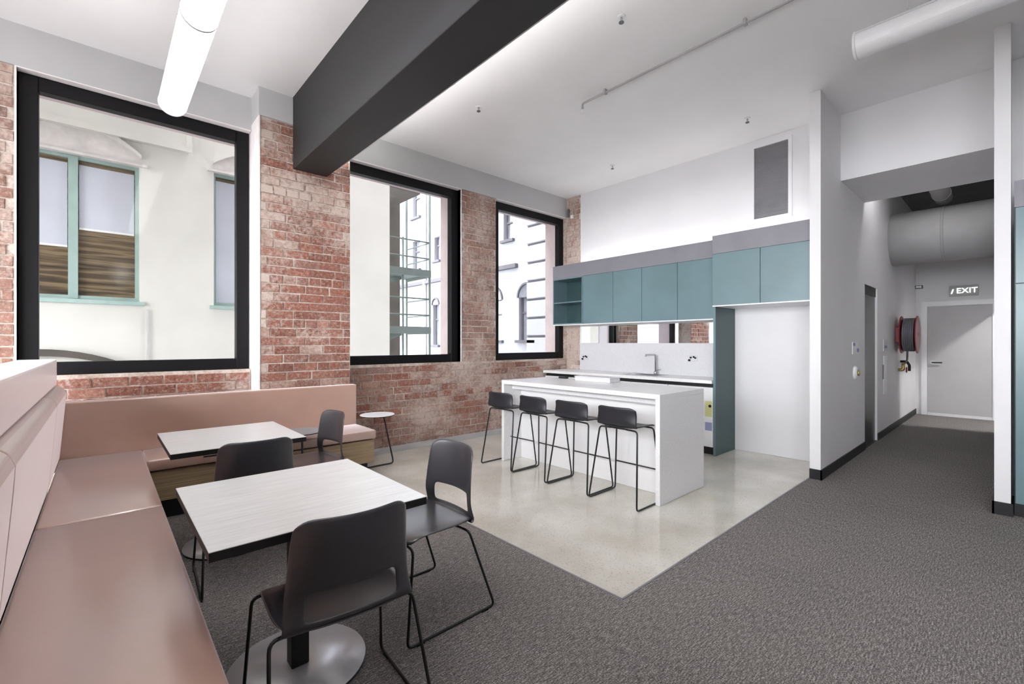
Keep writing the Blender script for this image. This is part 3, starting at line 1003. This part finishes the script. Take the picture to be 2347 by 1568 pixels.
# fill light added out of sight on the beam's kitchen side to brighten the ceiling
T = Thing('ceiling_fill', 'slim fill light added along the hidden kitchen side of the dark beam', 'lamp', (1.84, 1.5, 3.25))
T.part('channel', B(1.8085, 1.885, -3.4, 4.9, 3.235, 3.25), 'lamp_body')
T.part('lip', B(1.8855, 1.89, -3.4, 4.9, 3.235, 3.275), 'lamp_body')
T.part('diffuser', B(1.82, 1.875, -3.38, 4.88, 3.2505, 3.262), 'ceiling_fill_glow')

T = Thing('ceiling_conduit', 'thin white conduit along the ceiling with a drop at its end', 'pipe', (3.73, 1.5, CEIL))
T.part('pipe', tube(bm_new(), [(3.735, -3.5, CEIL - .03), (3.735, 3.04, CEIL - .03), (3.735, 3.04, CEIL - .10)], .011, 10, .02), 'duct_grey')
T.part('end_cap', lathe(bm_new(), [(.02, -.13), (.024, -.12), (.02, -.095)], 16, (3.735, 3.04, CEIL)), 'white_plastic')
for y in (2.75, 1.42, -.4):
    T.part('clip', B(3.715, 3.755, y - .012, y + .012, CEIL - .045, CEIL - .0005), 'duct_grey')
spr = [(2.99, 2.05, 'sprinkler head nearest the dark beam, right of it'), (3.0, 3.86, 'sprinkler head above the middle window'),
       (5.40, 2.03, 'sprinkler head near the air grille'), (5.41, 3.86, 'sprinkler head above the wall cabinets')]
for x, y, lb in spr:
    T = Thing('sprinkler_head', lb, 'sprinkler', (x, y, CEIL), 0, 'ceiling sprinkler heads')
    T.part('rosette', lathe(bm_new(), [(.028, -.008), (.032, -.0005)], 18, (x, y, CEIL)), 'white_plastic')
    T.part('stem', lathe(bm_new(), [(.008, -.045), (.008, -.0085)], 10, (x, y, CEIL)), 'steel')
    T.part('deflector', lathe(bm_new(), [(.02, -.052), (.02, -.0455)], 14, (x, y, CEIL)), 'hose_rubber')
# small white sensor box in the corner by the lintel
T = Thing('corner_sensor', 'small dark and white fitting in the ceiling corner over the right window', 'sensor', (6.0, 5.2, 3.6))
T.part('body', B(6.02, 6.062, 5.12, 5.17, 3.52, 3.58, .006, 2), 'white_plastic')
T.part('bracket', B(6.03, 6.062, 5.22, 5.26, 3.56, 3.70, .004), 'hose_rubber')

# ------------------------------------------------------------------ corridor
T = Thing('lift_door', 'dark steel lift doors recessed in the corridor wall', 'lift door', (7.69, 1.36, 0))
mid = (LX0 + LX1) / 2
T.part('door_leaf', B(LX0 + .002, mid - .003, 1.330, 1.345, 0.005, LZ - .12), 'lift_steel')
T.part('door_leaf', B(mid + .003, LX1 - .002, 1.335, 1.35, 0.005, LZ - .12), 'lift_steel')
T.part('head_panel', B(LX0 + .002, LX1 - .002, 1.326, 1.36, LZ - .119, LZ - .002), 'black')
T.part('threshold', B(LX0 + .002, LX1 - .002, 1.312, 1.328, 0, .004), 'black')
T = Thing('call_panel', 'small lift call plate with dark buttons on the corridor wall', 'panel', (6.75, 1.305, 1.3))
T.part('plate', B(6.62, 6.90, 1.302, 1.3098, 1.235, 1.385, .003), 'white_plastic')
T.part('button', lathe(bm_new(), [(.022, 0), (.018, -.012)], 14, (6.66, 1.302, 1.35), 'Y'), 'blue_grey')
T.part('button', lathe(bm_new(), [(.026, 0), (.02, -.014)], 14, (6.85, 1.302, 1.28), 'Y'), 'blue_grey')
T = Thing('wall_dispenser', 'round cream wall fitting left of the lift doors', 'fitting', (6.74, 1.29, 1.0))
T.part('body', lathe(bm_new(), [(.085, 0), (.08, -.02), (.05, -.035)], 24, (6.74, 1.3095, 1.01), 'Y'), 'white_plastic')
T.part('cap', lathe(bm_new(), [(.04, 0), (.03, -.02)], 18, (6.74, 1.2735, 1.01), 'Y'), 'brass')
T = Thing('notice_strip', 'narrow white notice strip right of the lift doors', 'notice', (8.65, 1.3, .9))
T.part('sheet', B(8.52, 8.76, 1.305, 1.3098, .62, 1.18), 'white_plastic')
T.part('plate', B(8.44, 8.49, 1.300, 1.3098, .84, 1.05), 'hose_rubber')
T = Thing('wall_sign', 'small pale blue sign above the white notice strip', 'sign', (8.65, 1.3, 1.3))
T.part('sheet', B(8.50, 8.80, 1.303, 1.3098, 1.25, 1.42), 'splash_stone')
T.part('print', B(8.54, 8.76, 1.3015, 1.3028, 1.29, 1.33), 'blue_print')

# fire hose reel
hx, hz = 9.62, 1.50
T = Thing('fire_hose_reel', 'red fire hose reel with grey hose on the corridor wall', 'hose reel', (hx, 1.2, hz))
T.part('wall_bracket', B(hx - .08, hx + .08, 1.275, 1.3095, hz - .12, hz + .12, .004), 'red_paint')
T.part('axle', lathe(bm_new(), [(.03, 0.0), (.03, .235)], 16, (hx, 1.04, hz), 'Y'), 'red_paint')
def ring_disc(y0, y1, r):
    return lathe(bm_new(), [(r * .9, y0), (r, y0 + .004), (r, y1 - .004), (r * .9, y1)], 40, (hx, 0, hz), 'Y')
T.part('reel_disc', ring_disc(1.235, 1.255, .30), 'red_paint')
T.part('reel_disc', ring_disc(1.045, 1.062, .30), 'red_paint')
bm = bm_new()
pts = []
for i in range(6 * 24):
    a = 2 * PI * i / 24
    pts.append((hx + .255 * math.cos(a), 1.078 + .14 * i / (6 * 24), hz + .255 * math.sin(a)))
tube(bm, pts, .014, 8)
T.part('hose', bm, 'hose_rubber')
T.part('drum', lathe(bm_new(), [(.235, 1.064), (.235, 1.234)], 32, (hx, 0, hz), 'Y'), 'black')
T.part('hose_tail', tube(bm_new(), [(hx - .05, 1.17, hz - .262), (hx + .02, 1.18, hz - .36), (hx + .16, 1.2, hz - .42), (hx + .3, 1.25, hz - .48)], .014, 8, .05), 'hose_rubber')
T = Thing('hose_nozzle', 'brass and black hose valve below the fire hose reel', 'valve', (9.9, 1.28, .95))
T.part('valve_body', tube(bm_new(), [(9.72, 1.302, .93), (9.72, 1.24, .93), (9.72, 1.24, 1.04)], .025, 10, .02), 'brass')
T.part('handwheel', lathe(bm_new(), [(.045, 0), (.045, -.015)], 18, (9.72, 1.205, .93), 'Y'), 'red_paint')
T.part('nozzle', tube(bm_new(), [(9.92, 1.302, 1.06), (9.92, 1.22, 1.06), (10.02, 1.2, 1.0), (10.02, 1.2, .90)], .02, 10, .02), 'black')

# end door
T = Thing('door_1', 'plain pale grey door at the end of the corridor', 'door', (11.7, .72, 0), 0, None, 'structure')
bm = bm_new()
for a, b, c_, d in grid_rects(.20, 1.225, 0, 2.15, [(.285, 1.14, -.1, 2.06)]):
    box(bm, 11.67, 11.6995, a, b, c_, d)
T.part('door_frame', bm, 'white_plastic')
lf = T.part('door_leaf', B(11.68, 11.6995, .290, 1.135, .05, 2.055), 'grey_paint')
T.part('threshold_strip', B(11.672, 11.6995, .29, 1.135, 0.0, .049), 'white_plastic')
hd = T.part('door_handle', tube(bm_new(), [(11.679, 1.07, 1.0), (11.63, 1.07, 1.0), (11.63, .93, 1.0)], .012, 8, .015), 'lift_steel', parent=lf)
T.part('handle_rose', lathe(bm_new(), [(.028, -.008), (.028, 0)], 16, (11.679, 1.07, 1.0), 'X'), 'steel', parent=hd.parent)

# exit sign
T = Thing('exit_sign', 'white lettered exit sign above the corridor door', 'sign', (11.66, .64, 2.3))
T.part('housing', B(11.655, 11.6995, .455, .835, 2.225, 2.415, .004), 'duct_grey')
def text(s, size, loc, parent, mat):
    cu = bpy.data.curves.new('lettering', 'FONT')
    cu.body = s
    cu.size = size
    cu.extrude = .002
    cu.align_x = 'CENTER'
    cu.align_y = 'CENTER'
    o = bpy.data.objects.new('lettering', cu)
    COL.objects.link(o)
    dg = bpy.context.evaluated_depsgraph_get()
    me = bpy.data.meshes.new_from_object(o.evaluated_get(dg))
    bpy.data.objects.remove(o)
    me.materials.clear()
    me.materials.append(M[mat])
    me.transform(Matrix.Rotation(-PI / 2, 4, 'Z') @ Matrix.Rotation(PI / 2, 4, 'X'))
    q = bpy.data.objects.new('lettering', me)
    COL.objects.link(q)
    q.parent = parent.o
    q.location = Vector(loc) - Vector(parent.loc)
    return q
text('EXIT', .135, (11.652, .605, 2.32), T, 'sign_glow')
T.part('arrow', prism(bm_new(), [(.815, 2.275), (.797, 2.275), (.775, 2.355), (.79, 2.36)], 'X', 11.650, 11.6545), 'sign_glow')

# ducts
T = Thing('air_duct', 'wide round grey duct crossing the corridor overhead', 'duct', (9.3, .7, 2.95))
T.part('shell', lathe(bm_new(), [(.40, .122), (.40, 1.309)], 48, (9.25, 0, 2.98), 'Y'), 'duct_grey')
T.part('seam_band', lathe(bm_new(), [(.405, .70), (.405, .73)], 48, (9.25, 0, 2.98), 'Y'), 'duct_grey')
T = Thing('branch_duct', 'short light grey round duct running into the wide corridor duct', 'duct', (8, .7, 3.4))
T.part('shell', lathe(bm_new(), [(.10, 7.281), (.10, 9.2)], 32, (0, .72, 3.50), 'X'), 'duct_grey')
T.part('collar', lathe(bm_new(), [(.108, 8.86), (.108, 8.90)], 32, (0, .72, 3.50), 'X'), 'duct_grey')
T = Thing('emergency_lamp', 'small dark fitting where corridor wall meets the end wall', 'fitting', (11.6, 1.27, 2.43))
T.part('body', B(11.60, 11.69, 1.20, 1.309, 2.41, 2.47, .005), 'hose_rubber')
T.part('lens', B(11.592, 11.5995, 1.215, 1.295, 2.42, 2.46), 'white_plastic')
T = Thing('corridor_fill', 'flat fill light added out of sight behind the corridor bulkhead', 'lamp', (7.55, .7, 3.8))  # unseen lamp added to brighten the corridor
T.part('housing', B(7.42, 7.68, .25, 1.2, 3.80, 3.8395), 'lamp_body')
T.part('diffuser', B(7.44, 7.66, .27, 1.18, 3.792, 3.7995), 'corridor_fill_glow')
# ceiling light of the side room, seen only through its light on the end door
T = Thing('side_room_light', 'round ceiling light in the small room off the corridor', 'lamp', (10.3, -.75, 2.9))
T.part('bezel', lathe(bm_new(), [(.12, -.05), (.13, -.0005)], 24, (10.3, -.75, 2.9)), 'lamp_body')
T.part('glow_disc', lathe(bm_new(), [(.10, -.056), (.10, -.0505)], 24, (10.3, -.75, 2.9)), 'side_glow')

# ------------------------------------------------------------------ outside
GZ = -4.0
struct('wall_added_upper_storeys', B(-12, 9.3, 5.42, 5.80, CEIL + .121, 21), 'weathered_stone', 'unseen upper storeys of our own building, added to shade the lane', 'wall')  # out of view, added to keep sky light out of the lane
struct('wall_lower_storeys', B(-12, 9.3, 5.42, 5.80, GZ, -.101), 'weathered_stone', 'lower storeys of our own building facing the lane', 'wall')
struct('ground', B(-60, 40, -60, 40, GZ - .2, GZ), 'asphalt', 'paved street and lane far below the windows', 'ground')
EY = 9.5
T = Thing('white_building', 'white rendered building with mint window frames across the lane', 'building', (0, EY, GZ))
WA = (-1.07, .457, 2.03, 4.24)
WB = (1.472, 3.0, 2.03, 4.42)
bm = bm_new()
for a, b, c_, d in grid_rects(-12, 4.84, GZ, 21.0, [WA, WB]):
    box(bm, a, b, EY, EY + .35, c_, d)
box(bm, 4.5, 4.84, EY + .35, 10.2, GZ, 21.0)
T.part('wall', bm, 'render_white')
def far_window(T, W, blind_z, mull):
    x0, x1, z0, z1 = W
    y = EY + .16
    bm_ = bm_new()
    for q in grid_rects(x0, x1, z0, z1, [(x0 + .05, x1 - .05, z0 + .07, z1 - .05)]):
        box(bm_, q[0], q[1], y, y + .06, q[2], q[3])
    fr = T.part('window_frame', bm_, 'mint')
    T.part('mullion', B(mull - .055, mull + .055, y - .02, y + .06, z0 + .02, z1 - .02), 'mint')
    for (a, b), bz in zip(((x0 + .05, mull - .055), (mull + .055, x1 - .05)), blind_z):
        T.part('pane', B(a, b, y + .05, y + .06, z0 + .07, z1 - .05), 'far_glass_reflection', parent=fr)
        T.part('blind', B(a + .01, b - .01, y + .035, y + .045, bz, z1 - .12), 'blind_cloth', parent=fr)
        T.part('blind_rail', B(a + .01, b - .01, y + .03, y + .0495, bz - .03, bz), 'white_plastic', parent=fr)
    T.part('sill', B(x0 - .06, x1 + .06, EY - .05, EY + .2, z0 - .06, z0), 'mint')
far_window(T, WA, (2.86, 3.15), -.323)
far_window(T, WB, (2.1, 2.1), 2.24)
# low arched lintel over the left window with hood mould
def arch_pts(x0, x1, z, rise, n=16):
    return [(x0 + (x1 - x0) * i / n, z + rise * (1 - (2 * i / n - 1) ** 2)) for i in range(n + 1)]
for W in (WA, WB):
    x0, x1, z0, z1 = W
    up = arch_pts(x0 - .02, x1 + .02, z1 + .10, .32)
    T.part('arch_panel', prism(bm_new(), up + [(x1 + .02, z1 - .01), (x0 - .02, z1 - .01)][0:], 'Y', EY - .012, EY - .0005), 'weathered_stone')
    hood = up + arch_pts(x0 - .02, x1 + .02, z1 + .145, .35)[::-1]
    T.part('hood_mould', prism(bm_new(), hood, 'Y', EY - .09, EY - .0125), 'render_white')
    T.part('lintel_ledge', B(x0 - .1, x1 + .1, EY - .07, EY - .0005, z1 - .035, z1 + .0), 'weathered_stone')
# boxed cornice panel
bm = B(-4, 1.10, EY - .16, EY - .0005, 4.60, 5.25)
T.part('cornice_box', bm, 'render_white')
T.part('cornice_rim', B(-4, 1.13, EY - .20, EY - .1605, 4.57, 4.66), 'render_white')
T.part('cornice_rim', B(1.06, 1.13, EY - .20, EY - .1605, 4.6605, 5.25), 'render_white')
T.part('cornice_cap', B(-4, .9, EY - .45, EY - .2005, 5.02, 5.08), 'weathered_stone')
T.part('lower_arch_shadow', prism(bm_new(), arch_pts(-1.9, .5, .92, .36) + arch_pts(-1.9, .5, .85, .33)[::-1], 'Y', EY - .12, EY - .0005), 'render_dark')  # dark colour paints the shadow along the arch top
T.part('downpipe', cyl(bm_new(), (.556, EY - .03, GZ), (.556, EY - .03, 1.92), .012, 8), 'duct_grey')

T.part('lane_end_screen', B(-12.4, -12.001, 5.5, EY + .35, GZ, 21), 'render_white')  # unseen wall added to close the lane's left end against sky light
# recess with fire escape
T = Thing('shaft_tower', 'stair shaft behind the fire escape, its shadow painted dark', 'building', (6.2, 12.2, GZ))
T.part('wall', B(4.84, 6.44, 12.0, 12.6, GZ, 21), 'render_dark')  # dark render paints in the shadow on this wall
T.part('soffit', B(4.9, 6.1, 10.3, 12.0, 5.2, 5.35), 'render_dark')
T = Thing('fire_escape', 'pale green steel fire escape with railed landings', 'fire escape', (5.8, 10.6, GZ))
for z in (3.12, 1.66):
    T.part('landing', B(5.0, 6.30, 10.2, 11.4, z, z + .06), 'mint_steel')
    T.part('landing_edge', B(5.0, 6.30, 10.16, 10.2, z - .06, z + .12), 'mint_steel')
    T.part('landing_edge', B(6.30, 6.34, 10.16, 11.4, z - .06, z + .12), 'mint_steel')
    for h in (.42, .84):
        T.part('rail', cyl(bm_new(), (5.0, 10.2, z + h), (6.32, 10.2, z + h), .018, 8), 'mint_steel')
        T.part('rail', cyl(bm_new(), (6.32, 10.2, z + h), (6.32, 11.4, z + h), .018, 8), 'mint_steel')
for x, y in ((6.32, 10.2), (5.55, 10.2), (6.32, 11.4)):
    T.part('post', cyl(bm_new(), (x, y, GZ), (x, y, 5.9 if x > 6 else 4.0), .03, 8), 'mint_steel')
T.part('stair_stringer', prism(bm_new(), [(5.0, 2.7), (5.0, 2.85), (5.9, 3.2), (5.9, 3.05)], 'Y', 10.9, 10.95), 'mint_steel')
T.part('stair_stringer', prism(bm_new(), [(5.0, 1.25), (5.0, 1.40), (5.9, 1.72), (5.9, 1.57)], 'Y', 10.9, 10.95), 'mint_steel')

# side building running away on the right
SX = 9.0
T = Thing('lavender_building', 'pale lavender building with arched windows beyond the right window', 'building', (SX, 12, GZ))
wins = [(9.94, 10.36, 4.44, 5.26), (15.2, 15.75, 6.2, 7.4), (15.2, 15.75, 4.2, 5.3), (13.85, 14.2, 4.35, 5.2), (12.2, 12.6, 4.44, 5.26)]
arched = [(9.02, 9.68, 1.45, 2.68), (10.43, 11.09, 1.45, 2.68), (12.3, 12.7, 1.45, 2.8), (13.9, 14.3, 1.3, 2.75)]
bm = bm_new()
hl = [(a, b, c_, d) for a, b, c_, d in wins] + [(a, b, c_, d) for a, b, c_, d in arched]
for a, b, c_, d in grid_rects(5.81, 19.0, GZ, 21.0, hl):
    box(bm, SX, SX + .3, a, b, c_, d)
T.part('wall', bm, 'render_cool')
for a, b, c_, d in hl:
    T.part('pane', B(SX + .14, SX + .15, a, b, c_, d), 'far_glass_grey')
    T.part('window_frame', B(SX + .11, SX + .139, a, a + .05, c_, d), 'groove_dark')
    T.part('window_frame', B(SX + .11, SX + .139, b - .05, b, c_, d), 'groove_dark')
    T.part('transom', B(SX + .10, SX + .139, a + .0505, b - .0505, c_ + (d - c_) * .62, c_ + (d - c_) * .62 + .05), 'groove_dark')
    T.part('sill', B(SX - .10, SX + .1, a - .08, b + .08, c_ - .08, c_ - .001), 'groove_dark')  # dark colour stands in for the shadow under each sill
for a, b, c_, d in arched:
    n_ = 12
    mid_, rr = (a + b) / 2, (b - a) / 2
    o2 = [(mid_ + (rr + .05) * math.cos(PI * i / n_), d + (rr + .05) * math.sin(PI * i / n_) * 1.1) for i in range(n_ + 1)]
    i2 = [(mid_ + rr * math.cos(PI * i / n_), d + rr * math.sin(PI * i / n_) * 1.1) for i in range(n_ + 1)]
    T.part('arch_light', prism(bm_new(), i2, 'X', SX - .012, SX - .0005), 'far_glass_grey')
    T.part('arch_moulding', prism(bm_new(), o2 + i2[::-1], 'X', SX - .05, SX - .0005), 'groove_dark')
T.part('string_course', B(SX - .12, SX - .0005, 9.72, 19, 3.56, 3.68), 'groove_dark')
T.part('downpipe', cyl(bm_new(), (SX - .1, 14.75, GZ), (SX - .1, 14.75, 9), .06, 10), 'weathered_stone')
# rusticated pilaster: proud blocks with open joints
T2 = T
zs = [1.03 + .515 * i for i in range(-9, 15)]
for a, b in zip(zs, zs[1:]):
    T2.part('corner_block', B(SX - .10, SX - .0005, 7.9, 9.268, a + .03, b - .03, .02), 'render_cool')
T2.part('joint_backing', B(SX - .045, SX - .0006, 7.9, 9.26, zs[0], zs[-1]), 'groove_dark')
# closing building at the far end of the lane
T = Thing('far_building', 'white far building closing the lane', 'building', (7, 19.5, GZ))
T.part('wall', B(2, 14, 19.2, 19.6, GZ, 21), 'render_white')
T.part('string_course', B(2, 14, 19.1, 19.199, 3.6, 3.8), 'weathered_stone')
